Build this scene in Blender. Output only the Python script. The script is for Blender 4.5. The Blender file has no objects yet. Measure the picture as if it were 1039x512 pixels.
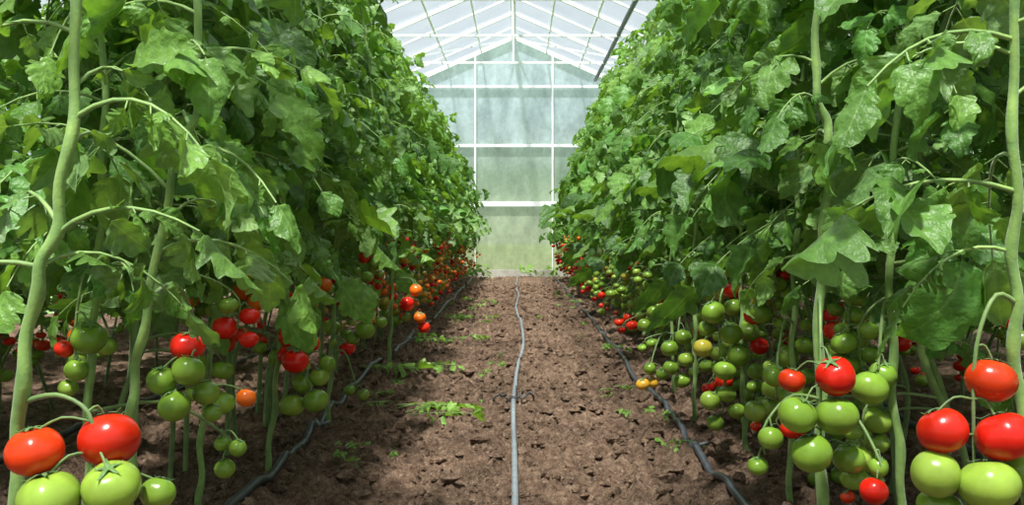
import bpy, math, random
import numpy as np
from mathutils import noise, Vector

random.seed(7)
np.random.seed(7)
R = random.Random(11)

# ------------------------------------------------------------------ helpers
def newmat(name):
    m = bpy.data.materials.new(name)
    m.use_nodes = True
    nt = m.node_tree
    for n in list(nt.nodes):
        nt.nodes.remove(n)
    out = nt.nodes.new('ShaderNodeOutputMaterial')
    return m, nt, out

def N(nt, t, **kw):
    n = nt.nodes.new(t)
    for k, v in kw.items():
        setattr(n, k, v)
    return n

def mathn(nt, op, a, b=None, clamp=False):
    n = N(nt, 'ShaderNodeMath', operation=op, use_clamp=clamp)
    for i, x in enumerate((a, b)):
        if x is None:
            continue
        if isinstance(x, (int, float)):
            n.inputs[i].default_value = x
        else:
            nt.links.new(x, n.inputs[i])
    return n.outputs[0]

def mixc(nt, fac, a, b, mode='MIX'):
    n = N(nt, 'ShaderNodeMix', data_type='RGBA', blend_type=mode)
    for idx, x in ((0, fac), (6, a), (7, b)):
        if isinstance(x, (int, float)):
            n.inputs[idx].default_value = x
        elif isinstance(x, tuple):
            n.inputs[idx].default_value = (*x, 1)
        else:
            nt.links.new(x, n.inputs[idx])
    return n.outputs[2]

def noisen(nt, vec, scale, detail=3, rough=0.5):
    n = N(nt, 'ShaderNodeTexNoise')
    n.inputs['Scale'].default_value = scale
    n.inputs['Detail'].default_value = detail
    n.inputs['Roughness'].default_value = rough
    if vec is not None:
        nt.links.new(vec, n.inputs['Vector'])
    return n.outputs['Fac']

def ramp(nt, fac, stops):
    n = N(nt, 'ShaderNodeValToRGB')
    cr = n.color_ramp
    while len(cr.elements) < len(stops):
        cr.elements.new(0.5)
    for e, (p, c) in zip(cr.elements, stops):
        e.position = p
        e.color = (*c, 1)
    nt.links.new(fac, n.inputs[0])
    return n.outputs[0]

# ------------------------------------------------------------------ materials
def mat_leaf():
    m, nt, out = newmat('tomato_leaf')
    L = nt.links
    at = N(nt, 'ShaderNodeAttribute', attribute_name='lf')
    ac = N(nt, 'ShaderNodeAttribute', attribute_name='col')
    sep = N(nt, 'ShaderNodeSeparateXYZ')
    L.new(at.outputs['Vector'], sep.inputs[0])
    v = mathn(nt, 'ABSOLUTE', sep.outputs[0])
    u = sep.outputs[1]
    geo = N(nt, 'ShaderNodeTexCoord')
    nz = noisen(nt, geo.outputs['Object'], 60, 3)
    mid = mathn(nt, 'SUBTRACT', 1.0, mathn(nt, 'MULTIPLY', v, 16.0), True)
    w = mathn(nt, 'SUBTRACT', mathn(nt, 'MULTIPLY', u, 5.0), mathn(nt, 'MULTIPLY', v, 1.5))
    w = mathn(nt, 'ADD', w, mathn(nt, 'MULTIPLY', nz, 0.5))
    fr = mathn(nt, 'ABSOLUTE', mathn(nt, 'SUBTRACT', mathn(nt, 'FRACT', w), 0.5))
    lat = mathn(nt, 'SUBTRACT', 1.0, mathn(nt, 'MULTIPLY', fr, 15.0), True)
    vein = mathn(nt, 'MAXIMUM', mid, mathn(nt, 'MULTIPLY', lat, 0.32))
    c1 = mixc(nt, 1.0, ac.outputs['Color'], ramp(nt, nz, [(0.3, (0.75, 0.77, 0.75)), (0.7, (1.25, 1.2, 1.15))]), 'MULTIPLY')
    c2 = mixc(nt, mathn(nt, 'MULTIPLY', vein, 0.4), c1, (0.30, 0.44, 0.15))
    bf = N(nt, 'ShaderNodeNewGeometry')
    c3 = mixc(nt, mathn(nt, 'MULTIPLY', bf.outputs['Backfacing'], 0.35), c2, (0.24, 0.34, 0.17))
    bsdf = N(nt, 'ShaderNodeBsdfPrincipled')
    L.new(c3, bsdf.inputs['Base Color'])
    bsdf.inputs['Roughness'].default_value = 0.44
    bsdf.inputs['Specular IOR Level'].default_value = 0.42
    puff = mathn(nt, 'SUBTRACT', mathn(nt, 'MULTIPLY', fr, -0.55), mathn(nt, 'MULTIPLY', nz, -1.6))
    bump = N(nt, 'ShaderNodeBump')
    bump.inputs['Strength'].default_value = 0.75
    bump.inputs['Distance'].default_value = 0.005
    L.new(puff, bump.inputs['Height'])
    L.new(bump.outputs[0], bsdf.inputs['Normal'])
    tr = N(nt, 'ShaderNodeBsdfTranslucent')
    tc = mixc(nt, 1.0, c2, (1.9, 1.8, 0.6), 'MULTIPLY')
    L.new(tc, tr.inputs[0])
    mx = N(nt, 'ShaderNodeMixShader')
    mx.inputs[0].default_value = 0.32
    L.new(bsdf.outputs[0], mx.inputs[1])
    L.new(tr.outputs[0], mx.inputs[2])
    L.new(mx.outputs[0], out.inputs[0])
    return m

def mat_stem():
    m, nt, out = newmat('tomato_stem')
    L = nt.links
    ac = N(nt, 'ShaderNodeAttribute', attribute_name='col')
    geo = N(nt, 'ShaderNodeTexCoord')
    nz = noisen(nt, geo.outputs['Object'], 22, 5, 0.65)
    n2 = noisen(nt, geo.outputs['Object'], 260, 2)
    c = mixc(nt, 1.0, ac.outputs['Color'], ramp(nt, nz, [(0.3, (0.55, 0.62, 0.6)), (0.7, (1.3, 1.15, 1.1))]), 'MULTIPLY')
    b = N(nt, 'ShaderNodeBsdfPrincipled')
    L.new(c, b.inputs['Base Color'])
    b.inputs['Roughness'].default_value = 0.55
    b.inputs['Sheen Weight'].default_value = 0.25
    bump = N(nt, 'ShaderNodeBump')
    bump.inputs['Strength'].default_value = 0.5
    bump.inputs['Distance'].default_value = 0.004
    L.new(mathn(nt, 'ADD', nz, mathn(nt, 'MULTIPLY', n2, 0.25)), bump.inputs['Height'])
    L.new(bump.outputs[0], b.inputs['Normal'])
    L.new(b.outputs[0], out.inputs[0])
    return m

def mat_fruit():
    m, nt, out = newmat('tomato_skin')
    L = nt.links
    ac = N(nt, 'ShaderNodeAttribute', attribute_name='col')
    at = N(nt, 'ShaderNodeAttribute', attribute_name='lf')
    sep = N(nt, 'ShaderNodeSeparateXYZ')
    L.new(at.outputs['Vector'], sep.inputs[0])
    geo = N(nt, 'ShaderNodeTexCoord')
    nz = noisen(nt, geo.outputs['Object'], 22, 3)
    nb = noisen(nt, geo.outputs['Object'], 300, 2)
    st = mathn(nt, 'SINE', mathn(nt, 'ADD', mathn(nt, 'MULTIPLY', sep.outputs[0], 2 * math.pi * 9), mathn(nt, 'MULTIPLY', nz, 4.0)))
    f = mathn(nt, 'MULTIPLY', mathn(nt, 'ADD', mathn(nt, 'MULTIPLY', st, 0.3), 0.5), sep.outputs[1], True)
    c = mixc(nt, mathn(nt, 'MULTIPLY', f, 0.55), ac.outputs['Color'], (0.12, 0.22, 0.02))
    c = mixc(nt, mathn(nt, 'MULTIPLY', sep.outputs[2], mathn(nt, 'ADD', nz, 0.1)), c, (0.33, 0.40, 0.07))
    c = mixc(nt, 1.0, c, ramp(nt, nz, [(0.3, (0.82, 0.80, 0.8)), (0.7, (1.14, 1.14, 1.1))]), 'MULTIPLY')
    b = N(nt, 'ShaderNodeBsdfPrincipled')
    L.new(c, b.inputs['Base Color'])
    b.inputs['Roughness'].default_value = 0.24
    b.inputs['Specular IOR Level'].default_value = 0.40
    bump = N(nt, 'ShaderNodeBump')
    bump.inputs['Strength'].default_value = 0.15
    bump.inputs['Distance'].default_value = 0.001
    L.new(nb, bump.inputs['Height'])
    L.new(bump.outputs[0], b.inputs['Normal'])
    L.new(b.outputs[0], out.inputs[0])
    return m

def mat_soil():
    m, nt, out = newmat('soil')
    L = nt.links
    geo = N(nt, 'ShaderNodeTexCoord')
    P = geo.outputs['Object']
    n1 = noisen(nt, P, 3, 5, 0.6)
    n2 = noisen(nt, P, 30, 7, 0.8)
    n3 = noisen(nt, P, 150, 3, 0.6)
    c = ramp(nt, n2, [(0.34, (0.050, 0.031, 0.021)), (0.47, (0.155, 0.098, 0.065)), (0.58, (0.27, 0.180, 0.124)), (0.72, (0.47, 0.35, 0.26))])
    c = mixc(nt, 1.0, c, ramp(nt, n1, [(0.3, (0.76, 0.75, 0.74)), (0.7, (1.24, 1.22, 1.20))]), 'MULTIPLY')
    c = mixc(nt, mathn(nt, 'MULTIPLY', mathn(nt, 'GREATER_THAN', n3, 0.64), 0.55), c, (0.54, 0.43, 0.34))
    b = N(nt, 'ShaderNodeBsdfPrincipled')
    L.new(c, b.inputs['Base Color'])
    b.inputs['Roughness'].default_value = 0.95
    b.inputs['Specular IOR Level'].default_value = 0.15
    bump = N(nt, 'ShaderNodeBump')
    bump.inputs['Strength'].default_value = 1.0
    bump.inputs['Distance'].default_value = 0.026
    L.new(mathn(nt, 'ADD', n2, mathn(nt, 'MULTIPLY', n3, 0.4)), bump.inputs['Height'])
    L.new(bump.outputs[0], b.inputs['Normal'])
    L.new(b.outputs[0], out.inputs[0])
    return m

def mat_plain(name, col, rough=0.5, nscale=30, var=0.15, metal=0.0, spec=0.5):
    m, nt, out = newmat(name)
    L = nt.links
    geo = N(nt, 'ShaderNodeTexCoord')
    nz = noisen(nt, geo.outputs['Object'], nscale, 4)
    lo = tuple(c * (1 - var) for c in col)
    hi = tuple(min(1, c * (1 + var)) for c in col)
    c = ramp(nt, nz, [(0.3, lo), (0.7, hi)])
    b = N(nt, 'ShaderNodeBsdfPrincipled')
    L.new(c, b.inputs['Base Color'])
    b.inputs['Roughness'].default_value = rough
    b.inputs['Metallic'].default_value = metal
    b.inputs['Specular IOR Level'].default_value = spec
    L.new(b.outputs[0], out.inputs[0])
    return m

def mat_film():
    m, nt, out = newmat('greenhouse_film')
    L = nt.links
    geo = N(nt, 'ShaderNodeTexCoord')
    nz = noisen(nt, geo.outputs['Object'], 1.8, 6, 0.65)
    c = ramp(nt, nz, [(0.3, (0.36, 0.41, 0.45)), (0.7, (0.66, 0.71, 0.74))])
    tp = N(nt, 'ShaderNodeBsdfTransparent')
    tp.inputs[0].default_value = (0.86, 0.89, 0.91, 1)
    tl = N(nt, 'ShaderNodeBsdfTranslucent')
    L.new(c, tl.inputs[0])
    df = N(nt, 'ShaderNodeBsdfDiffuse')
    L.new(c, df.inputs[0])
    m1 = N(nt, 'ShaderNodeMixShader'); m1.inputs[0].default_value = 0.35
    L.new(df.outputs[0], m1.inputs[1]); L.new(tl.outputs[0], m1.inputs[2])
    m2 = N(nt, 'ShaderNodeMixShader')
    m2.inputs[0].default_value = 0.22
    L.new(tp.outputs[0], m2.inputs[1]); L.new(m1.outputs[0], m2.inputs[2])
    L.new(m2.outputs[0], out.inputs[0])
    return m

def mat_polycarb():
    m, nt, out = newmat('polycarbonate_sheet')
    L = nt.links
    geo = N(nt, 'ShaderNodeTexCoord')
    sep = N(nt, 'ShaderNodeSeparateXYZ')
    L.new(geo.outputs['Object'], sep.inputs[0])
    mp = N(nt, 'ShaderNodeMapping')
    mp.inputs['Scale'].default_value = (1.6, 1, 0.8)
    L.new(geo.outputs['Object'], mp.inputs[0])
    nz = noisen(nt, mp.outputs[0], 2.0, 7, 0.68)
    nf = noisen(nt, geo.outputs['Object'], 14, 4, 0.7)
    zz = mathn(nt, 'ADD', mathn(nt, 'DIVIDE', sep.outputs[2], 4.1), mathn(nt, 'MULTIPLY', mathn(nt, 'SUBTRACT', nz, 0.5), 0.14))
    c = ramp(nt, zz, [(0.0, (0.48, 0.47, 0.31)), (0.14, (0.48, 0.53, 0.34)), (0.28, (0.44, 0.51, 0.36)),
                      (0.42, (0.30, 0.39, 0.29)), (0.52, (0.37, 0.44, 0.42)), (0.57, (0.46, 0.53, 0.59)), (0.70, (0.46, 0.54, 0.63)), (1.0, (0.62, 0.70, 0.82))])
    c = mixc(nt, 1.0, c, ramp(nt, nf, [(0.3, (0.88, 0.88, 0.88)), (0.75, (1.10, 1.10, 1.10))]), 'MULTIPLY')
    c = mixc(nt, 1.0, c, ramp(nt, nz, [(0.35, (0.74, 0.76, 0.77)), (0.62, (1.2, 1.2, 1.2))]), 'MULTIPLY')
    fl = mathn(nt, 'SINE', mathn(nt, 'MULTIPLY', sep.outputs[0], 120))
    tp = N(nt, 'ShaderNodeBsdfTransparent')
    tp.inputs[0].default_value = (0.9, 0.95, 0.9, 1)
    tl = N(nt, 'ShaderNodeBsdfTranslucent'); L.new(c, tl.inputs[0])
    df = N(nt, 'ShaderNodeBsdfPrincipled'); L.new(c, df.inputs['Base Color'])
    df.inputs['Roughness'].default_value = 0.35
    bump = N(nt, 'ShaderNodeBump'); bump.inputs['Strength'].default_value = 0.15
    bump.inputs['Distance'].default_value = 0.004
    L.new(fl, bump.inputs['Height']); L.new(bump.outputs[0], df.inputs['Normal'])
    m1 = N(nt, 'ShaderNodeMixShader'); m1.inputs[0].default_value = 0.6
    L.new(df.outputs[0], m1.inputs[1]); L.new(tl.outputs[0], m1.inputs[2])
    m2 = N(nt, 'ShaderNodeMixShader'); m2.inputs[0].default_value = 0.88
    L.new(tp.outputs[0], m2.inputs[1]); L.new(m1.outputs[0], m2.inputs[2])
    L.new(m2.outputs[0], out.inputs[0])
    return m

M_LEAF, M_STEM, M_FRUIT = mat_leaf(), mat_stem(), mat_fruit()
M_SOIL = mat_soil()
M_FILM, M_POLY = mat_film(), mat_polycarb()
M_WHITE = mat_plain('white_painted_steel', (0.90, 0.92, 0.93), 0.4, 8, 0.05)
M_BLACKP = mat_plain('black_pe_pipe', (0.045, 0.050, 0.058), 0.40, 40, 0.35)
M_GREY = mat_plain('grey_rubber_hose', (0.19, 0.215, 0.23), 0.5, 40, 0.2)
M_WIRE = mat_plain('dark_wire', (0.04, 0.04, 0.04), 0.45, 60, 0.3)
M_FIT = mat_plain('grey_plastic_fitting', (0.16, 0.17, 0.18), 0.4, 60, 0.2)
M_GRASS = mat_plain('meadow_grass', (0.14, 0.24, 0.06), 0.9, 3, 0.4)
M_CONC = mat_plain('concrete', (0.40, 0.38, 0.33), 0.85, 12, 0.2)

# ------------------------------------------------------------------ mesh builder
class MB:
    def __init__(s):
        s.V, s.Q, s.M, s.LF, s.C = [], [], [], [], []
        s.n = 0
    def add(s, v, q, mat, lf, col):
        s.V.append(v); s.Q.append(q + s.n)
        s.M.append(np.full(len(q), mat, dtype=np.int32))
        s.LF.append(lf)
        c = np.empty((len(v), 4)); c[:, :3] = col; c[:, 3] = 1
        s.C.append(c)
        s.n += len(v)
    def mesh(s, name, mats, origin=(0, 0, 0), smooth=True):
        V = np.concatenate(s.V) - np.array(origin)
        Q = np.concatenate(s.Q).astype(np.int32)
        me = bpy.data.meshes.new(name)
        me.vertices.add(len(V)); me.vertices.foreach_set('co', V.astype(np.float32).ravel())
        me.loops.add(len(Q) * 4); me.loops.foreach_set('vertex_index', Q.ravel())
        me.polygons.add(len(Q))
        me.polygons.foreach_set('loop_start', np.arange(0, len(Q) * 4, 4, dtype=np.int32))
        me.polygons.foreach_set('material_index', np.concatenate(s.M))
        me.polygons.foreach_set('use_smooth', np.full(len(Q), smooth, dtype=bool))
        a = me.attributes.new('lf', 'FLOAT_VECTOR', 'POINT')
        a.data.foreach_set('vector', np.concatenate(s.LF).astype(np.float32).ravel())
        a = me.attributes.new('col', 'FLOAT_COLOR', 'POINT')
        a.data.foreach_set('color', np.concatenate(s.C).astype(np.float32).ravel())
        for m in mats:
            me.materials.append(m)
        me.update(calc_edges=True)
        me.validate()
        return me

_gq = {}
def gridq(nu, nv, wrap=False):
    k = (nu, nv, wrap)
    if k not in _gq:
        i, j = np.meshgrid(np.arange(nu - 1), np.arange(nv if wrap else nv - 1), indexing='ij')
        i = i.ravel(); j = j.ravel(); j2 = (j + 1) % nv
        _gq[k] = np.stack([i * nv + j, i * nv + j2, (i + 1) * nv + j2, (i + 1) * nv + j], 1)
    return _gq[k]

def nrm(v):
    v = np.asarray(v, float)
    return v / (np.linalg.norm(v) + 1e-9)

def tube(mb, P, rad, mat, col, sides=7, closed_end=True):
    P = np.asarray(P, float)
    n = len(P)
    rad = np.broadcast_to(np.asarray(rad, float), (n,)).copy()
    T = np.gradient(P, axis=0)
    T /= np.linalg.norm(T, axis=1)[:, None] + 1e-9
    ref = np.array([0.31, 0.92, 0.11]) if abs(T[0][1]) < 0.8 else np.array([0.95, 0.05, 0.3])
    A = np.cross(T, ref); A /= np.linalg.norm(A, axis=1)[:, None] + 1e-9
    B = np.cross(T, A)
    if closed_end:
        P = np.vstack([P[:1], P, P[-1:]]); A = np.vstack([A[:1], A, A[-1:]]); B = np.vstack([B[:1], B, B[-1:]])
        rad = np.concatenate([[1e-5], rad, [1e-5]])
        n += 2
    th = np.arange(sides) / sides * 2 * math.pi
    V = P[:, None, :] + rad[:, None, None] * (np.cos(th)[None, :, None] * A[:, None, :] + np.sin(th)[None, :, None] * B[:, None, :])
    mb.add(V.reshape(-1, 3), gridq(n, sides, True), mat, np.zeros((n * sides, 3)), col)

def smoothpath(ctrl, n):
    ctrl = np.asarray(ctrl, float)
    m = len(ctrl)
    t = np.linspace(0, m - 1, n)
    out = []
    for x in t:
        i = min(int(x), m - 2); f = x - i
        p0 = ctrl[max(i - 1, 0)]; p1 = ctrl[i]; p2 = ctrl[i + 1]; p3 = ctrl[min(i + 2, m - 1)]
        out.append(0.5 * (2 * p1 + (p2 - p0) * f + (2 * p0 - 5 * p1 + 4 * p2 - p3) * f * f + (3 * p1 - p0 - 3 * p2 + p3) * f ** 3))
    return np.array(out)

# leaflet templates ---------------------------------------------------
LEAFLETS = []
VC = np.array([-1, -0.5, 0, 0.5, 1.0])
def make_leaflet(rr):
    nu = 21
    u = np.linspace(0, 1, nu)
    pk = rr.uniform(0.52, 0.72)
    w = rr.uniform(0.29, 0.40) * np.sin(np.pi * u ** pk) ** rr.uniform(0.8, 1.05)
    w[0] = 0.012; w[-1] = 0.003
    fac = {}
    for s in (-1, 1):
        f = np.ones(nu); sh = np.zeros(nu)
        i = rr.randrange(2, 5)
        while i < nu - 4:
            k = rr.choice([3, 4, 5, 6])
            deep = rr.uniform(0.05, 0.45) * (1.0 if i < 9 else 0.55)
            for q in range(k):
                if i + q < nu - 1:
                    g = q / max(1, k - 1)
                    f[i + q] = 1 - deep * (1 - g) ** 1.2 + 0.06 * math.sin(g * math.pi)
                    sh[i + q] = 0.035 * g
            i += k
        fac[s] = (f, sh)
    bend = rr.choice([rr.uniform(-0.3, 0.6), rr.uniform(0.5, 2.0)])
    fold = rr.uniform(-0.3, 0.9)
    curl = rr.uniform(-0.6, 2.8)
    side = rr.uniform(-0.25, 0.25)
    tw = rr.uniform(-1.2, 1.2)
    f1, f2 = rr.uniform(7, 12), rr.uniform(7, 12)
    ang = bend * u ** 1.3
    ds = 1 / (nu - 1)
    yc = np.concatenate([[0], np.cumsum(np.cos(ang[:-1]) * ds)])
    zc = -np.concatenate([[0], np.cumsum(np.sin(ang[:-1]) * ds)])
    V = np.zeros((nu, 5, 3)); LF = np.zeros((nu, 5, 3))
    for i in range(nu):
        for j, v in enumerate(VC):
            f, shh = fac[1 if v > 0 else -1]
            ww = w[i] * (f[i] if abs(v) == 1 else 1.0)
            x = v * ww
            sh = 0.06 * abs(v) * (1 - u[i]) + (shh[i] if abs(v) == 1 else 0)
            z = fold * abs(x) - curl * x * x * 2 + 0.034 * math.sin(u[i] * (f1 if v > 0 else f2) * 2) * abs(v) ** 2
            if abs(v) == 0.5:
                z += 0.03 * math.sin(math.pi * u[i])
            z += tw * x * u[i]
            a = ang[i]
            V[i, j] = (x + side * u[i] ** 2, yc[i] + sh + z * math.sin(a), zc[i] + z * math.cos(a))
            LF[i, j] = (v, u[i], 0)
    return V.reshape(-1, 3), LF.reshape(-1, 3), nu
rr = random.Random(3)
for _ in range(60):
    LEAFLETS.append(make_leaflet(rr))

UP = np.array([0, 0, 1.0])
def put_leaflet(mb, p, d, nn, size, col, rr, width=1.0):
    V, LF, nu = LEAFLETS[rr.randrange(len(LEAFLETS))]
    y = nrm(d)
    z = nn - np.dot(nn, y) * y
    z = nrm(z); x = np.cross(y, z)
    M = np.stack([x * width, y, z])
    mb.add((V * size) @ M + p, gridq(nu, 5), 0, LF, col)

def leafcol(rr, young=0.0):
    g = rr.random()
    base = np.array([0.076, 0.205, 0.036]) * (0.55 + 0.7 * g)
    q = rr.random()
    if q < 0.26:
        base = base * 0.5 + np.array([0.19, 0.35, 0.062]) * 0.5
    elif q < 0.40:
        base = base * 0.6 + np.array([0.17, 0.28, 0.13]) * 0.4
    base = base * (1 - young) + np.array([0.23, 0.41, 0.072]) * young
    return base

def compound_leaf(mb, p, az, el, L, rr, young=0.0, thick=0.0028, droop=None, size=1.0):
    out = np.array([math.cos(az), math.sin(az), 0])
    sd = np.array([-math.sin(az), math.cos(az), 0])
    g = droop if droop is not None else rr.uniform(0.5, 1.0)
    wig = rr.uniform(-0.3, 0.3)
    t = np.linspace(0, 1, 8)
    P = p + L * (math.cos(el) * t[:, None] * out + (math.sin(el) * t - g * t * t)[:, None] * UP + (wig * t * t)[:, None] * sd)
    tube(mb, P, np.linspace(thick, thick * 0.4, 8), 1, (0.19, 0.33, 0.08), 5, False)
    c0 = leafcol(rr, young)
    def at(tt):
        x = tt * 7; i = min(int(x), 6); f = x - i
        return P[i] * (1 - f) + P[i + 1] * f, nrm(P[i + 1] - P[i])
    S = L * size
    wilt = rr.uniform(0, 0.6)
    for tt, sz in ((0.34, 0.25), (0.57, 0.36), (0.80, 0.35)):
        for s in (-1, 1):
            if rr.random() < 0.14:
                continue
            q, T = at(min(1, tt + rr.uniform(-0.08, 0.08)))
            s2 = nrm(np.cross(T, UP)) * -s
            d = nrm(T * rr.uniform(0.1, 1.0) + s2 * 0.95 + UP * (rr.uniform(-0.9, 0.4) - wilt))
            nn = nrm(UP * 0.7 + T * 0.3 + np.array([rr.uniform(-1., 1.), rr.uniform(-1., 1.), 0]))
            pet = q + d * S * 0.07
            tube(mb, np.array([q, pet]), thick * 0.35, 1, (0.19, 0.33, 0.08), 4, False)
            put_leaflet(mb, pet, d, nn, S * sz * rr.uniform(0.55, 1.3), c0 * rr.uniform(0.8, 1.22), rr, rr.uniform(0.8, 1.15))
    for tt in (0.45, 0.68):
        q, T = at(tt)
        for s in (-1, 1):
            if rr.random() < 0.5:
                s2 = nrm(np.cross(T, UP)) * s
                d = nrm(T * 0.3 + s2 - UP * rr.uniform(-.1, 0.6))
                put_leaflet(mb, q, d, nrm(UP + T * 0.2), S * rr.uniform(0.08, 0.15), c0, rr)
    q, T = at(1.0)
    d = nrm(T + UP * (rr.uniform(-0.4, 0.3) - wilt))
    put_leaflet(mb, q, d, nrm(UP + out * 0.6 + sd * rr.uniform(-.6, .6)), S * rr.uniform(0.34, 0.50), c0, rr, 1.05)

# tomatoes -------------------------------------------------------------
COL = {'r': (0.66, 0.013, 0.006), 'd': (0.54, 0.011, 0.005), 'o': (0.78, 0.14, 0.010), 'y': (0.60, 0.32, 0.03),
       'g': (0.155, 0.275, 0.028), 'l': (0.235, 0.355, 0.045), 't': (0.36, 0.30, 0.035)}
def fruit(mb, c, r, kind, rr, detail=16):
    c = np.asarray(c, float)
    nr = max(7, detail * 2 // 3); ns = detail
    ph = np.linspace(0, math.pi, nr); ph[0] = 0.02; ph[-1] = math.pi - 0.02
    th = np.arange(ns) / ns * 2 * math.pi
    k = rr.choice([4, 5, 6]); off = rr.random() * 6
    PH, TH = np.meshgrid(ph, th, indexing='ij')
    rib = 1 + 0.045 * np.cos(k * TH + off) * np.sin(PH) * (0.5 + 0.5 * np.cos(PH)) + 0.03 * np.cos(2 * TH + off * 2)
    rad = r * rib
    el = rr.uniform(0.82, 0.98)
    x = rad * np.sin(PH) * np.cos(TH); y = rad * np.sin(PH) * np.sin(TH)
    z = r * el * np.cos(PH) - r * 0.16 * np.exp(-(PH / 0.35) ** 2) + r * 0.04 * np.exp(-((math.pi - PH) / 0.3) ** 2)
    V = np.stack([x, y, z], -1).reshape(-1, 3)
    ax, ay = rr.uniform(-.5, .5), rr.uniform(-.5, .5)
    zz = nrm([ax, ay, 1]); xx = nrm(np.cross([0, 1, 0], zz)); yy = np.cross(zz, xx)
    M = np.stack([xx, yy, zz])
    lf = np.zeros((nr * ns, 3)); lf[:, 0] = (TH / (2 * math.pi)).ravel()
    unripe = kind in 'glt'
    lf[:, 1] = (np.clip(1 - PH / 1.7, 0, 1) * (1.0 if unripe else 0.05)).ravel()
    lf[:, 2] = (np.clip((PH - 1.2) / 1.6, 0, 1) * (0.7 if unripe else 0.0)).ravel()
    col = np.array(COL[kind]) * rr.uniform(0.82, 1.15)
    if kind in 'rd':
        col[1] += rr.random() ** 4 * 0.03
    mb.add(V @ M + c, gridq(nr, ns, True)[:, ::-1], 2, lf, col)
    top = c + zz * r * (el - 0.14)
    for i in range(5):
        a = i / 5 * 2 * math.pi + off
        o = xx * math.cos(a) + yy * math.sin(a)
        s = np.cross(zz, o)
        ln = rr.uniform(0.5, 0.75)
        ts = np.linspace(0, 1, 5); wd = np.array([0.07, 0.085, 0.07, 0.04, 0.005]) * r
        lift = np.array([0.03, 0.14, 0.14, 0.16, 0.34]) * r
        ctr = top + o * (ts[:, None] * r * ln) + zz * lift[:, None] * 1.0 - zz * (ts ** 2 * r * 0.2)[:, None]
        VV = np.stack([ctr - s * wd[:, None], ctr + zz * 0.02 * r, ctr + s * wd[:, None]], 1).reshape(-1, 3)
        mb.add(VV, gridq(5, 3), 1, np.zeros((15, 3)), (0.08, 0.19, 0.035))
    return top

def truss(mb, root, fruits, rr, detail=16, thick=0.003):
    tops = [fruit(mb, (f[0], f[1], f[2]), f[3], f[4], rr, detail) for f in fruits]
    C = np.mean(tops, axis=0)
    zt = max(t[2] for t in tops)
    root = np.asarray(root, float)
    mid = root * 0.45 + np.array([C[0], C[1], 0]) * 0.55; mid[2] = max(root[2], zt) + 0.012
    endp = np.array([C[0], C[1], min(t[2] for t in tops) + 0.01])
    path = smoothpath([root, mid, np.array([C[0], C[1], zt + 0.005]), endp], 14)
    tube(mb, path, np.linspace(thick * 1.2, thick * 0.6, 14), 1, (0.13, 0.23, 0.055), 6)
    for t in tops:
        i = int(np.argmin(np.abs(path[6:, 2] - (t[2] + 0.015)))) + 6
        a = path[i]
        m = (a + t) / 2 + UP * 0.012
        tube(mb, smoothpath([a, m, t - UP * 0.004], 7), thick * 0.55, 1, (0.12, 0.22, 0.05), 5)

STEMC = (0.15, 0.265, 0.062)
def interp(P, z):
    i = int(np.argmin(np.abs(P[:, 2] - z)))
    return P[i]

def main_stem(mb, P, r0, rr, col, sides):
    n = len(P)
    k = rr.uniform(4.2, 5.4); ph = rr.random() * 6
    idx = np.arange(n)
    P[:, 0] += 0.0035 * np.sin(idx / k * math.pi + ph); P[:, 1] += 0.0035 * np.cos(idx / (k * 1.3) * math.pi + ph)
    rad = np.linspace(r0 * 1.1, r0 * 0.5, n) * (0.92 + 0.22 * np.abs(np.cos(idx / k * math.pi / 2 + ph)) ** 6)
    tube(mb, P, rad, 1, col, sides)
    return P

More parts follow.
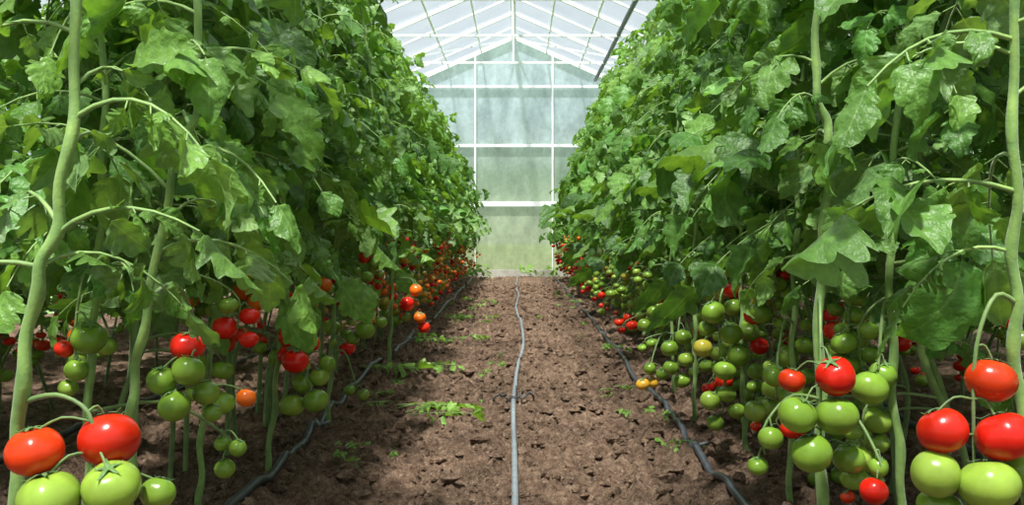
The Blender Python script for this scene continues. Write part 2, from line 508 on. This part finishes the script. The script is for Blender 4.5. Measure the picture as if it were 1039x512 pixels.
# generic plant variants: aisle is +x ----------------------------------
def generic_plant(seed, kinds, H=2.6, det=12, fz=((0.27, 0.45, 0.60, 0.70), (0.20, 0.38, 0.54, 0.66))):
    rr = random.Random(seed)
    mb = MB()
    for sidx, yo in enumerate((-0.1, 0.1)):
        x0 = rr.uniform(-0.03, 0.05)
        bow = rr.uniform(-.06, .06); bowy = rr.uniform(-.07, .07)
        ctrl = [(x0, yo * 0.6, -0.03)]
        for k in range(1, 11):
            z = H * k / 10
            b = math.sin(min(1, z / 0.9) * math.pi)
            ctrl.append((x0 + bow * b + rr.uniform(-.035, .035) + (0.05 if 0.3 < z < 1.5 else 0) - 0.36 * max(0, (z - 1.0) / 1.6) ** 1.2, yo + bowy * b + rr.uniform(-.04, .04), z))
        P = smoothpath(ctrl, 72)
        P = main_stem(mb, P, rr.uniform(.0062, .0082), rr, np.array(STEMC) * rr.uniform(.65, 1.05), 8)
        z = rr.uniform(0.47, 0.57); az = rr.uniform(0, 6.28)
        while z < H + 0.02:
            p = interp(P, z)
            az += 2.4 + rr.uniform(-.5, .5)
            Lm = 0.35 if z < 1.7 else 0.35 - 0.15 * (z - 1.7)
            if z < 0.65:
                Lm = 0.25
            L = Lm * rr.uniform(0.58, 1.32)
            el = rr.uniform(0.2, 1.0); g = rr.uniform(0.35, 1.1)
            tip = p[2] + L * (math.sin(el) - g) - 0.2 * L
            if tip > 0.46 or rr.random() < 0.10:
                compound_leaf(mb, p, az, el, L, rr, young=min(.6, max(0, (z - 1.4)) * 0.33 + rr.random() * 0.18), droop=g, size=0.97)
            z += rr.uniform(0.042, 0.070)
        for tz in fz[sidx]:
            tz += rr.uniform(-.04, .04)
            a = rr.uniform(-1.1, 1.1)
            if rr.random() < 0.12:
                a += math.pi
            p = interp(P, tz + 0.06)
            rad = rr.uniform(0.12, 0.27)
            cx, cy = p[0] + math.cos(a) * rad, p[1] + math.sin(a) * rad
            n = rr.choice([2, 3, 4, 5, 6]); fl = []
            base = rr.choice(kinds)
            for i in range(n):
                r = rr.uniform(0.016, 0.034)
                kd = base if rr.random() < 0.6 else rr.choice(kinds)
                fl.append((cx + (1 if i % 2 else -1) * rr.uniform(.018, .03), cy + rr.uniform(-.03, .03), max(0.04, tz - i * 0.027), r, kd))
            truss(mb, p, fl, rr, det)
    return mb

MATS = [M_LEAF, M_STEM, M_FRUIT]
K_LEFT = ['r', 'g', 'g', 'g', 'r', 'g', 'l', 'o', 'g']
K_LFAR = ['r', 'o', 'g', 'r', 'y', 'r', 'g', 't', 'o']
K_RIGHT = ['g', 'g', 'l', 'g', 't', 'g', 'r', 'r', 'l', 'g']
K_RFAR = ['g', 'o', 'l', 'y', 'r', 'g', 'r']
varL = [generic_plant(100 + i, K_LEFT, fz=((0.42, 0.60), (0.35, 0.54))).mesh('tomato_plant_mesh_a', MATS) for i in range(5)]
varM = [generic_plant(150 + i, K_LFAR, fz=((0.27, 0.42, 0.56, 0.70), (0.24, 0.38, 0.52, 0.64))).mesh('tomato_plant_mesh_b', MATS) for i in range(4)]
varR = [generic_plant(200 + i, K_RIGHT, fz=((0.27, 0.45, 0.62), (0.20, 0.38, 0.54))).mesh('tomato_plant_mesh_c', MATS) for i in range(5)]
varF = [generic_plant(300 + i, K_RFAR).mesh('tomato_plant_mesh_d', MATS) for i in range(3)]

col = bpy.context.scene.collection
def addobj(name, me, loc=(0, 0, 0), rot=0, sc=(1, 1, 1)):
    o = bpy.data.objects.new(name, me)
    col.objects.link(o)
    o.location = loc; o.rotation_euler = (0, 0, rot); o.scale = sc
    return o

def row(x, side, d0, d1, pool, step=0.40, rotj=0.3, hs=1.0):
    d = d0
    last = None
    while d < d1:
        me = R.choice([m for m in pool(d) if m is not last]); last = me
        rot = (0 if side < 0 else math.pi) + R.uniform(-rotj, rotj)
        s = R.uniform(0.90, 1.08)
        addobj('tomato_plant', me, (x + R.uniform(-.05, .05), d, 0), rot, (s, s, hs * R.uniform(.90, 1.05)))
        d += step * R.uniform(.82, 1.18)

row(-0.95, -1, 2.25, 15.9, lambda d: varL if d < 5.5 else varM, 0.43)
row(0.91, 1, 2.2, 15.9, lambda d: varR if d < 9 else varF, 0.43)
row(-1.85, -1, 1.2, 15.9, lambda d: varL, 0.55, 3.0, .82)
row(1.80, 1, 1.2, 15.9, lambda d: varR, 0.55, 3.0, .82)
row(-2.75, -1, 2.5, 15.9, lambda d: varL, 0.65, 3.0, .72)
row(2.65, 1, 2.5, 15.9, lambda d: varR, 0.65, 3.0, .72)

# near plants, individually modelled -------------------------------------
def hero(seed, ctrl, fruits_groups, side, zleaf=0.60, L=0.27, r0=0.011, step=0.06, zmin_tip=0.5, zmax=2.2, extra=(), front=1.0, size=1.04):
    rr = random.Random(seed)
    mb = MB()
    P = smoothpath(ctrl, 90)
    P = main_stem(mb, P, r0, rr, np.array(STEMC) * 1.25, 12)
    z = zleaf; az = rr.uniform(0, 6.28)
    while z < zmax:
        p = interp(P, z)
        az += 2.4 + rr.uniform(-.5, .5)
        toward = -side * math.cos(az)
        Lx = L * (0.8 if toward > 0.3 else 1.15) * rr.uniform(0.75, 1.2)
        skip = False
        if math.sin(az) < -0.35:
            Lx *= 0.85
            skip = rr.random() > front
        el = rr.uniform(0.3, 0.9); g = rr.uniform(0.45, 1.0)
        if not skip and p[2] + Lx * (math.sin(el) - g) - 0.3 * Lx > zmin_tip:
            compound_leaf(mb, p, az, el, Lx, rr, young=rr.random() * .35, thick=0.0034, droop=g, size=size)
        z += rr.uniform(0.7, 1.3) * step
    for (ez, eaz, eel, eL, eg) in extra:
        compound_leaf(mb, interp(P, ez), eaz, eel, eL, rr, young=0.25, thick=0.0042, droop=eg, size=size)
    for rz, fl in fruits_groups:
        truss(mb, interp(P, rz), fl, rr, 28, 0.0034)
    org = (ctrl[0][0], ctrl[0][1], 0)
    me = mb.mesh('near_tomato_plant_mesh', MATS, org)
    addobj('tomato_plant', me, org)

def at(d, *fs):
    return [(x, d + dy, z, r, k) for (x, z, r, k, dy) in fs]

# left side
hero(1, [(-.70, 1.38, -.03), (-.69, 1.37, .2), (-.682, 1.36, .43), (-.655, 1.35, .617), (-.619, 1.35, .75), (-.603, 1.36, 1.02), (-.66, 1.4, 1.5), (-.72, 1.42, 2.1)],
     [(.47, at(1.33, (-.640, .413, .039, 'r', -.01), (-.558, .420, .042, 'r', .03), (-.612, .356, .041, 'l', -.03), (-.538, .366, .038, 'l', -.01), (-.495, .345, .024, 'g', .04)))],
     -1, zleaf=.66, step=.06, L=.27, front=.1, extra=((.70, -.35, .6, .24, .55), (.66, 3.5, .3, .2, .6), (.86, -.1, .6, .24, .8)))
hero(2, [(-.66, 1.66, -.03), (-.64, 1.64, .285), (-.626, 1.62, .443), (-.594, 1.6, .586), (-.55, 1.6, .82), (-.51, 1.6, .98), (-.58, 1.65, 1.5), (-.66, 1.7, 2.1)],
     [(.60, at(1.88, (-.633, .486, .032, 'r', .03), (-.615, .446, .030, 'g', -.02), (-.672, .425, .028, 'g', 0), (-.641, .380, .030, 'g', -.02), (-.594, .399, .026, 'g', .02), (-.585, .358, .018, 'g', .03), (-.526, .384, .019, 'o', .05)))],
     -1, zleaf=.62, step=.055, r0=.0085, L=.26, front=.2, extra=((.82, -.3, .5, .23, .8), (.68, .1, .5, .24, .7)))
hero(3, [(-.84, 1.95, -.03), (-.83, 1.93, .4), (-.80, 1.92, .8), (-.82, 1.95, 1.4), (-.9, 2.0, 2.2)],
     [(.62, at(1.92, (-.810, .506, .034, 'g', -.04), (-.874, .48, .019, 'r', 0), (-.85, .44, .024, 'g', .0), (-.88, .40, .02, 'l', .03))),
      (.36, at(2.0, (-.588, .231, .022, 'g', 0), (-.562, .272, .018, 'g', 0), (-.60, .275, .019, 'g', .03)))],
     -1, zleaf=.5, step=.042, L=.29, r0=.009)
hero(4, [(-.80, 2.5, -.03), (-.78, 2.48, .3), (-.74, 2.5, .7), (-.76, 2.5, 1.3), (-.9, 2.5, 2.3)], [], -1, zleaf=.5, step=.042, L=.30, r0=.008, zmin_tip=.46)
hero(5, [(-.74, 2.92, -.03), (-.70, 2.9, .3), (-.68, 2.88, .7), (-.72, 2.9, 1.3), (-.85, 2.9, 2.3)],
     [(.50, at(2.8, (-.643, .415, .030, 'r', 0), (-.618, .348, .036, 'r', -.03), (-.582, .393, .024, 'r', .02), (-.596, .440, .022, 'r', .03), (-.54, .334, .024, 'g', .03))),
      (.36, at(2.8, (-.634, .221, .036, 'l', 0), (-.563, .237, .034, 'g', -.02), (-.608, .280, .030, 'g', .02), (-.560, .298, .028, 'l', .02)))],
     -1, zleaf=.56, step=.042, L=.26, r0=.008, zmin_tip=.50)
hero(6, [(-.70, 3.66, -.03), (-.68, 3.65, .3), (-.66, 3.65, .7), (-.7, 3.66, 1.3), (-.85, 3.7, 2.4)],
     [(.52, at(3.55, (-.553, .432, .039, 'r', 0), (-.543, .361, .034, 'g', 0), (-.49, .386, .022, 'g', .03), (-.59, .33, .026, 'g', .02))),
      (.60, at(3.6, (-.690, .521, .030, 'o', -.05), (-.74, .50, .026, 'g', 0))),
      (.26, at(3.6, (-.607, .139, .022, 'g', 0), (-.56, .12, .022, 'l', .02)))],
     -1, zleaf=.6, step=.042, L=.26, r0=.008, zmin_tip=.54, zmax=2.4)
hero(7, [(-.64, 4.9, -.03), (-.62, 4.9, .3), (-.62, 4.9, .7), (-.7, 4.9, 1.3), (-.85, 4.9, 2.4)],
     [(.48, at(4.8, (-.533, .367, .038, 'r', 0), (-.49, .433, .032, 'o', 0), (-.471, .30, .030, 'o', 0), (-.452, .252, .031, 'r', .02), (-.54, .30, .025, 'g', .03)))],
     -1, zleaf=.6, step=.042, L=.25, r0=.008, zmin_tip=.50, zmax=2.4)

# right side
hero(21, [(.625, 2.03, -.03), (.62, 2.03, .18), (.614, 2.02, .577), (.634, 2.02, .874), (.604, 2.02, 1.056), (.66, 2.02, 1.5), (.75, 2.02, 2.1)],
     [(.56, at(1.90, (.601, .433, .038, 'd', -.02), (.532, .418, .026, 'd', .03), (.603, .358, .040, 'g', -.02), (.526, .362, .036, 'g', -.03), (.556, .288, .038, 'g', -.02), (.639, .268, .032, 'g', .02))),
      (.36, at(1.95, (.496, .302, .024, 'g', .0), (.476, .243, .021, 'g', .02))),
      (.33, at(1.9, (.680, .211, .027, 'r', 0), (.70, .25, .02, 'g', .03)))],
     1, zleaf=.60, step=.052, r0=.0115, L=.28, front=.35)
hero(22, [(.79, 1.50, -.03), (.765, 1.49, .3), (.74, 1.48, .55), (.73, 1.46, .755), (.726, 1.45, 1.04), (.78, 1.45, 1.5), (.85, 1.5, 2.1)],
     [(.60, at(1.43, (.690, .488, .037, 'd', .02), (.694, .412, .040, 'd', -.01), (.611, .419, .035, 'd', 0), (.668, .346, .042, 'l', -.02), (.601, .357, .036, 'l', .0), (.62, .300, .033, 'g', .03), (.735, .355, .032, 'g', .02)))],
     1, zleaf=.68, step=.058, r0=.010, L=.27, front=.2, extra=((.76, 3.0, .35, .27, .45), (.98, 3.3, .3, .27, .6)))
hero(23, [(.775, 2.02, -.03), (.772, 2.0, .18), (.752, 2.0, .478), (.76, 2.0, .9), (.82, 2.0, 1.4), (.9, 2.0, 2.2)],
     [(.56, at(1.95, (.69, .40, .036, 'g', 0), (.73, .42, .028, 'g', .04))),
      (.65, at(1.9, (.93, .54, .019, 'r', 0), (.96, .50, .02, 'g', 0)))],
     1, zleaf=.55, step=.042, L=.29, r0=.0095)
hero(24, [(.68, 2.5, -.03), (.69, 2.5, .3), (.70, 2.5, .7), (.74, 2.5, 1.3), (.9, 2.5, 2.3)],
     [(.48, at(2.4, (.62, .36, .03, 'g', 0), (.66, .31, .032, 'g', 0), (.58, .27, .028, 'l', .03)))],
     1, zleaf=.52, step=.044, L=.28, r0=.008, zmin_tip=.48)
hero(25, [(.72, 3.12, -.03), (.70, 3.1, .3), (.70, 3.1, .7), (.72, 3.1, 1.3), (.85, 3.1, 2.3)],
     [(.54, at(3.0, (.590, .466, .036, 'g', 0), (.644, .403, .034, 'g', 0), (.558, .359, .030, 't', 0), (.668, .338, .036, 'g', 0), (.62, .293, .034, 'g', -.02), (.575, .415, .026, 'g', .03))),
      (.56, at(3.05, (.709, .40, .032, 'g', 0), (.700, .463, .030, 'd', -.1), (.74, .36, .03, 'd', 0))),
      (.30, at(3.0, (.63, .22, .03, 'g', 0), (.58, .20, .03, 'l', 0), (.66, .17, .026, 'g', 0), (.60, .13, .026, 'g', .02)))],
     1, zleaf=.58, step=.042, L=.25, r0=.008, zmin_tip=.53)
hero(26, [(.70, 4.42, -.03), (.68, 4.4, .3), (.68, 4.4, .7), (.72, 4.4, 1.3), (.85, 4.4, 2.4)],
     [(.50, at(4.4, (.616, .423, .033, 'r', 0), (.555, .41, .026, 'r', 0), (.60, .36, .03, 'g', 0), (.64, .31, .03, 'g', 0), (.56, .30, .032, 'g', 0))),
      (.26, at(4.1, (.516, .085, .028, 'y', 0), (.56, .09, .027, 'y', .02), (.545, .15, .026, 'g', 0), (.60, .13, .03, 'g', 0)))],
     1, zleaf=.56, step=.042, L=.25, r0=.008, zmin_tip=.52, zmax=2.4)
hero(27, [(.66, 3.72, -.03), (.66, 3.7, .3), (.66, 3.7, .7), (.72, 3.7, 1.3), (.85, 3.7, 2.4)],
     [(.46, at(3.6, (.60, .33, .032, 'g', 0), (.55, .29, .032, 'g', 0), (.61, .25, .03, 'l', 0), (.555, .22, .03, 'g', 0), (.60, .17, .03, 'g', .02)))],
     1, zleaf=.56, step=.042, L=.25, r0=.008, zmin_tip=.52, zmax=2.4)

# ------------------------------------------------------------------ soil
def hgt(x, y):
    h = 0.030 * noise.noise(Vector((x * 1.3, y * 1.3, 0.3))) + 0.036 * noise.noise(Vector((x * 5, y * 5, 2.1)))
    h += 0.044 * abs(noise.noise(Vector((x * 14, y * 14, 5.0)))) + 0.030 * noise.noise(Vector((x * 34, y * 34, 8.0)))
    ax = abs(x)
    h += 0.02 * min(1, max(0, (ax - 0.45) / 0.3))
    return h - 0.02

xs = np.concatenate([np.linspace(-4.05, -1.5, 30)[:-1], np.linspace(-1.5, 1.4, 290), np.linspace(1.4, 3.95, 30)[1:]])
ys = [-2.5, -1.5, -0.5, 0.4, 1.0]
y = 1.2
while y < 17.0:
    ys.append(y); y += max(0.011, 0.0046 * y)
ys.append(17.0)
ys = np.array(ys)
Vs = np.array([(x, y, hgt(x, y)) for y in ys for x in xs])
mb = MB()
mb.add(Vs, gridq(len(ys), len(xs)), 0, np.zeros((len(Vs), 3)), (0, 0, 0))
addobj('floor', mb.mesh('soil_floor', [M_SOIL]))

mb = MB()
rr = random.Random(5)
ph = np.array([0.05, 0.7, 1.4, 2.1, 3.09]); th = np.arange(7) / 7 * 2 * math.pi
PH, TH = np.meshgrid(ph, th, indexing='ij')
S0 = np.stack([np.sin(PH) * np.cos(TH), np.sin(PH) * np.sin(TH), np.cos(PH)], -1).reshape(-1, 3)
for i in range(14000):
    d = 1.9 + 12 * rr.random() ** 1.4
    x = rr.uniform(-1.3, 1.3)
    r = (0.003 + 0.018 * rr.random() ** 3.2) * (1 + d * 0.03)
    V = S0 * (1 + np.random.uniform(-.42, .35, (35, 1))) * np.array([rr.uniform(.8, 1.5), rr.uniform(.8, 1.5), rr.uniform(.5, .9)]) * r
    mb.add(V + np.array([x, d, hgt(x, d) + r * .12]), gridq(5, 7, True)[:, ::-1], 0, np.zeros((35, 3)), (0, 0, 0))
addobj('soil_clods', mb.mesh('soil_clods', [M_SOIL], smooth=False))

# ------------------------------------------------------------------ hoses
def hose(name, pts, r, mat, n=160, fittings=()):
    P = smoothpath([(a, b, 0) for a, b in pts], n)
    for p in P:
        p[2] = max(hgt(p[0], p[1]), hgt(p[0] + .012, p[1]), hgt(p[0] - .012, p[1])) + r * 0.8
    z = P[:, 2].copy()
    for _ in range(6):
        z[1:-1] = (z[:-2] + z[1:-1] + z[2:]) / 3
    P[:, 2] = z + 0.002
    mb = MB()
    tube(mb, P, r, 0, (0, 0, 0), 12)
    for fd in fittings:
        i = int(np.argmin(np.abs(P[:, 1] - fd)))
        a, b = P[i], P[i] + nrm(P[i + 1] - P[i - 1]) * 0.06
        tube(mb, np.array([a, a + (b - a) * .2, a + (b - a) * .8, b]), np.array([r * 1.25, r * 1.5, r * 1.5, r * 1.25]), 1, (0, 0, 0), 12)
        m = (a + b) / 2
        tube(mb, np.array([m, m + UP * r * 2.0]), r * .5, 1, (0, 0, 0), 8)
        tube(mb, np.array([m, m + np.array([.05, 0.01, .012])]), r * .45, 1, (0, 0, 0), 8)
    addobj(name, mb.mesh(name, [mat, M_FIT]))
    return P

HP = hose('garden_hose', [(-.005, 1.6), (-.006, 2.6), (-.010, 3.3), (-.016, 4.1), (-.004, 5.0), (.026, 5.8), (.040, 6.6), (.026, 8.0), (-.014, 9.5), (.016, 11.5), (-.016, 13.5), (.0, 16.2)], .0098, M_GREY, 400, ())
hose('drip_irrigation_pipe', [(-.71, 1.3), (-.705, 2.62), (-.715, 3.3), (-.725, 3.7), (-.73, 4.6), (-.71, 6), (-.69, 9), (-.70, 12.5), (-.70, 16)], .0125, M_BLACKP, 400, (3.55, 6.4))
hose('drip_irrigation_pipe', [(.55, 1.3), (.567, 2.62), (.565, 3.2), (.59, 3.9), (.58, 5), (.60, 7), (.60, 9.5), (.60, 12.5), (.60, 16)], .0115, M_BLACKP, 400, (3.15, 4.7, 7.0))
hose('drip_irrigation_pipe', [(-1.55, 1.5), (-1.52, 3), (-1.5, 6), (-1.52, 16)], .0115, M_BLACKP, 200)
hose('drip_irrigation_pipe', [(1.45, 1.5), (1.42, 3), (1.45, 6), (1.42, 16)], .0115, M_BLACKP, 200)

# wire peg around the centre hose
mb = MB()
i0 = int(np.argmin(np.abs(HP[:, 1] - 4.1))); hx, hy, hz = HP[i0]
t = np.linspace(0, 2 * math.pi * 3, 60)
tube(mb, np.stack([hx + .016 * np.cos(t), hy - .01 + t * .0016, hz + .016 * np.sin(t)], 1), .003, 0, (0, 0, 0), 6)
for s in (-1, 1):
    t = np.linspace(0, 1, 40)
    x = hx + s * (.012 + .062 * t + .014 * np.sin(t * 9))
    yv = hy + .06 * np.sin(t * 7 + s) * t
    zz_ = np.array([max(hgt(a, b), hgt(a + .01, b), hgt(a - .01, b), hgt(a, b - .02), hgt(a, b - .01)) + .014 for a, b in zip(x, yv)]) + .02 * np.sin(t * 3.1)
    tube(mb, np.stack([x, yv, zz_], 1), .0042, 0, (0, 0, 0), 6)
addobj('wire_hose_peg', mb.mesh('wire_hose_peg', [M_WIRE]))

# loose leaf cuttings and sprigs on the path
def cutting(x, y, az, L, n, seed, spread=.05, name='leaf_cutting'):
    rr = random.Random(seed); mb = MB()
    for i in range(n):
        px, py = x + rr.uniform(-spread, spread), y + rr.uniform(-spread, spread) * 1.5
        p = np.array([px, py, hgt(px, py) + .024 + i * .003])
        compound_leaf(mb, p, az + rr.uniform(-.9, .9), .12, L * rr.uniform(.6, 1.1), rr, young=.7, droop=.12, size=.75, thick=.0022)
    org = (x, y, 0)
    addobj(name, mb.mesh(name, MATS, org), org)
cutting(-.43, 3.84, 0.1, .24, 5, 1)
cutting(-.62, 4.9, 0.2, .28, 5, 2, .16)
cutting(-.56, 3.14, 1.2, .09, 4, 3, .02)
cutting(-.62, 4.2, 0.6, .16, 4, 4)
cutting(-.58, 6.4, 0.1, .20, 6, 5, .25)
cutting(-.50, 8.2, 0.1, .20, 5, 15, .2)
cutting(.40, 4.4, 0.3, .14, 3, 6)
cutting(.60, 3.3, 2.5, .12, 2, 7)
cutting(-.35, 9.5, 0.4, .14, 4, 8, .2)
# tiny weed seedlings scattered over the aisle
mb = MB(); rr = random.Random(21)
for i in range(46):
    d = 2.9 + 9 * rr.random() ** 1.3
    x = rr.choice([-1, 1]) * rr.uniform(.08, .62) if rr.random() < .4 else rr.choice([-1, 1]) * rr.uniform(.40, .66)
    for k in range(rr.choice([1, 2, 3])):
        compound_leaf(mb, np.array([x, d, hgt(x, d) + .004]), rr.uniform(0, 6.28), rr.uniform(.5, 1.1), rr.uniform(.025, .06) * (1 + d * .05), rr, young=.6, droop=.4, size=1.2, thick=.0012)
addobj('path_weeds', mb.mesh('path_weeds', MATS))

# weeds at the foot of the end wall
mb = MB(); rr = random.Random(9)
for i in range(22):
    x = rr.choice([rr.uniform(-.9, -.40), rr.uniform(.15, .7)])
    compound_leaf(mb, np.array([x, 16.3 + rr.uniform(-.2, .2), .0]), rr.uniform(0, 6.28), 1.1, rr.uniform(.12, .3), rr, young=.6, droop=.3)
addobj('wall_weeds', mb.mesh('wall_weeds', MATS))

# ------------------------------------------------------------------ greenhouse shell
GX = -0.06; HALF = 4.0; EAVE = 2.30; RIDGE = 4.05; Y0 = -2.6; Y1 = 16.8
def quadmesh(name, verts, faces, mat, loc=(0, 0, 0)):
    me = bpy.data.meshes.new(name)
    me.from_pydata(verts, [], faces)
    me.materials.append(mat); me.update()
    return addobj(name, me, loc)

def single(name, poly, mat):
    return quadmesh(name, [tuple(p) for p in poly], [tuple(range(len(poly)))], mat)

gable = lambda y: [(GX - HALF, y, 0), (GX + HALF, y, 0), (GX + HALF, y, EAVE), (GX, y, RIDGE), (GX - HALF, y, EAVE)]
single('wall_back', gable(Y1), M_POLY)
single('wall_front', gable(Y0), M_FILM)
single('wall_left', [(GX - HALF, Y0, 0), (GX - HALF, Y1, 0), (GX - HALF, Y1, EAVE), (GX - HALF, Y0, EAVE)], M_FILM)
single('wall_right', [(GX + HALF, Y0, 0), (GX + HALF, Y1, 0), (GX + HALF, Y1, EAVE), (GX + HALF, Y0, EAVE)], M_FILM)
quadmesh('ceiling', [(GX - HALF, Y0, EAVE), (GX - HALF, Y1, EAVE), (GX, Y1, RIDGE), (GX, Y0, RIDGE), (GX + HALF, Y0, EAVE), (GX + HALF, Y1, EAVE)],
         [(0, 1, 2, 3), (3, 2, 5, 4)], M_FILM)

def bar(mb, a, b, w, h=None):
    h = h or w
    a = np.array(a, float); b = np.array(b, float)
    T = nrm(b - a)
    ref = UP if abs(T[2]) < 0.9 else np.array([0, 1.0, 0])
    A = nrm(np.cross(T, ref)) * w / 2; B = nrm(np.cross(T, A)) * h / 2
    e = 1e-4
    rows = []
    for p, s in ((a, e), (a, 1), (b, 1), (b, e)):
        rows += [p - A * s - B * s, p + A * s - B * s, p + A * s + B * s, p - A * s + B * s]
    mb.add(np.array(rows), gridq(4, 4, True), 0, np.zeros((16, 3)), (0, 0, 0))

def roofz(x):
    return RIDGE - (RIDGE - EAVE) * abs(x - GX) / HALF

# end wall frame
mb = MB()
yy = Y1 - .05
for z, h in ((1.22, .085), (2.20, .05), (3.19, .035)):
    xl = HALF if z <= EAVE else HALF * (RIDGE - z) / (RIDGE - EAVE)
    bar(mb, (GX - xl, yy, z), (GX + xl, yy, z), .05, h)
for k in range(-3, 3):
    x = GX + .65 + 1.3 * k
    bar(mb, (x, yy - .01, 1.22), (x, yy - .01, roofz(x)), .028, .04)
    bar(mb, (x, yy - .01, 0), (x, yy - .01, 1.22), .016, .03)
for s in (-1, 1):
    bar(mb, (GX, yy, RIDGE - .03), (GX + s * HALF, yy, EAVE - .03), .05, .07)
addobj('trim_1', mb.mesh('end_wall_frame', [M_WHITE], smooth=False))
mb = MB()
bar(mb, (GX - HALF, yy, .05), (GX + HALF, yy, .05), .08, .12)
addobj('baseboard_back', mb.mesh('baseboard_back', [M_CONC], smooth=False))

# roof frame
mb = MB()
y = Y1 - 1.0; k = 0
while y > Y0:
    for s in (-1, 1):
        w = .05 if k % 2 == 1 else .028
        bar(mb, (GX, y, RIDGE - .05), (GX + s * HALF, y, EAVE - .05), w)
        if k % 2 == 1:
            bar(mb, (GX + s * HALF, y, 0), (GX + s * HALF, y, EAVE), .06)
    if k % 2 == 1:
        bar(mb, (GX - 1.7, y, roofz(GX + 1.7) - .05), (GX + 1.7, y, roofz(GX + 1.7) - .05), .03)
        bar(mb, (GX, y, roofz(GX + 1.7) - .05), (GX, y, RIDGE - .05), .025)
    y -= 1.0; k += 1
for s in (-1, 1):
    for xo in (0.55, 1.1, 1.7, 2.3, 2.9, 3.5, 4.0):
        bar(mb, (GX + s * xo, Y0, roofz(GX + xo) - .03), (GX + s * xo, Y1, roofz(GX + xo) - .03), .025)
    bar(mb, (GX, Y1 - .1, RIDGE - .07), (GX + s * 3.0, Y1 - 4.0, roofz(GX + 3.0) - .07), .022)
    bar(mb, (GX + s * 3.0, Y1 - 4.0, roofz(GX + 3.0) - .07), (GX, Y1 - 8, RIDGE - .07), .022)
bar(mb, (GX, Y0, RIDGE - .05), (GX, Y1, RIDGE - .05), .07, .08)
addobj('trim_2', mb.mesh('roof_frame', [M_WHITE], smooth=False))

mb = MB()
t = np.linspace(Y0 + .1, Y1 - .2, 60)
tube(mb, np.stack([1.30 + 0 * t, t, 3.27 + .006 * np.cos(t * 1.57)], 1), .030, 0, (0, 0, 0), 10)
addobj('overhead_water_pipe', mb.mesh('overhead_water_pipe', [M_BLACKP]))

# outside ground
quadmesh('outdoor_meadow', [(-60, -40, -.16), (60, -40, -.16), (60, 90, -.16), (-60, 90, -.16)], [(0, 1, 2, 3)], M_GRASS)

# ------------------------------------------------------------------ light
w = bpy.data.worlds.new('overcast_sky')
bpy.context.scene.world = w
w.use_nodes = True
nt = w.node_tree
bg = nt.nodes['Background']
tc = nt.nodes.new('ShaderNodeTexCoord')
sp = nt.nodes.new('ShaderNodeSeparateXYZ')
nt.links.new(tc.outputs['Generated'], sp.inputs[0])
rp = ramp(nt, sp.outputs[2], [(0.0, (0.60, 0.67, 0.71)), (0.35, (0.62, 0.69, 0.735)), (0.7, (0.96, 0.98, 1.0)), (1.0, (1.0, 1.0, 1.0))])
nt.links.new(rp, bg.inputs[0])
bg.inputs[1].default_value = 1.22

sd = bpy.data.lights.new('sun', 'SUN')
sd.energy = 12.5
sd.angle = math.radians(4)
sd.color = (1.0, 0.97, 0.91)
so = bpy.data.objects.new('sun', sd)
col.objects.link(so)
dirv = Vector((0.14, 0.46, -1.0))
so.rotation_euler = dirv.to_track_quat('-Z', 'Y').to_euler()

# ------------------------------------------------------------------ camera
cd = bpy.data.cameras.new('camera')
cd.lens = 35.0; cd.sensor_width = 36.0
cd.shift_x = -0.0053; cd.shift_y = -0.0173
cd.clip_start = 0.05; cd.clip_end = 300
co = bpy.data.objects.new('camera', cd)
col.objects.link(co)
co.location = (0, 0, 0.70)
co.rotation_euler = (math.radians(90), 0, 0)
bpy.context.scene.camera = co
bpy.context.scene.view_settings.view_transform = 'Standard'
bpy.context.scene.view_settings.exposure = 0.0
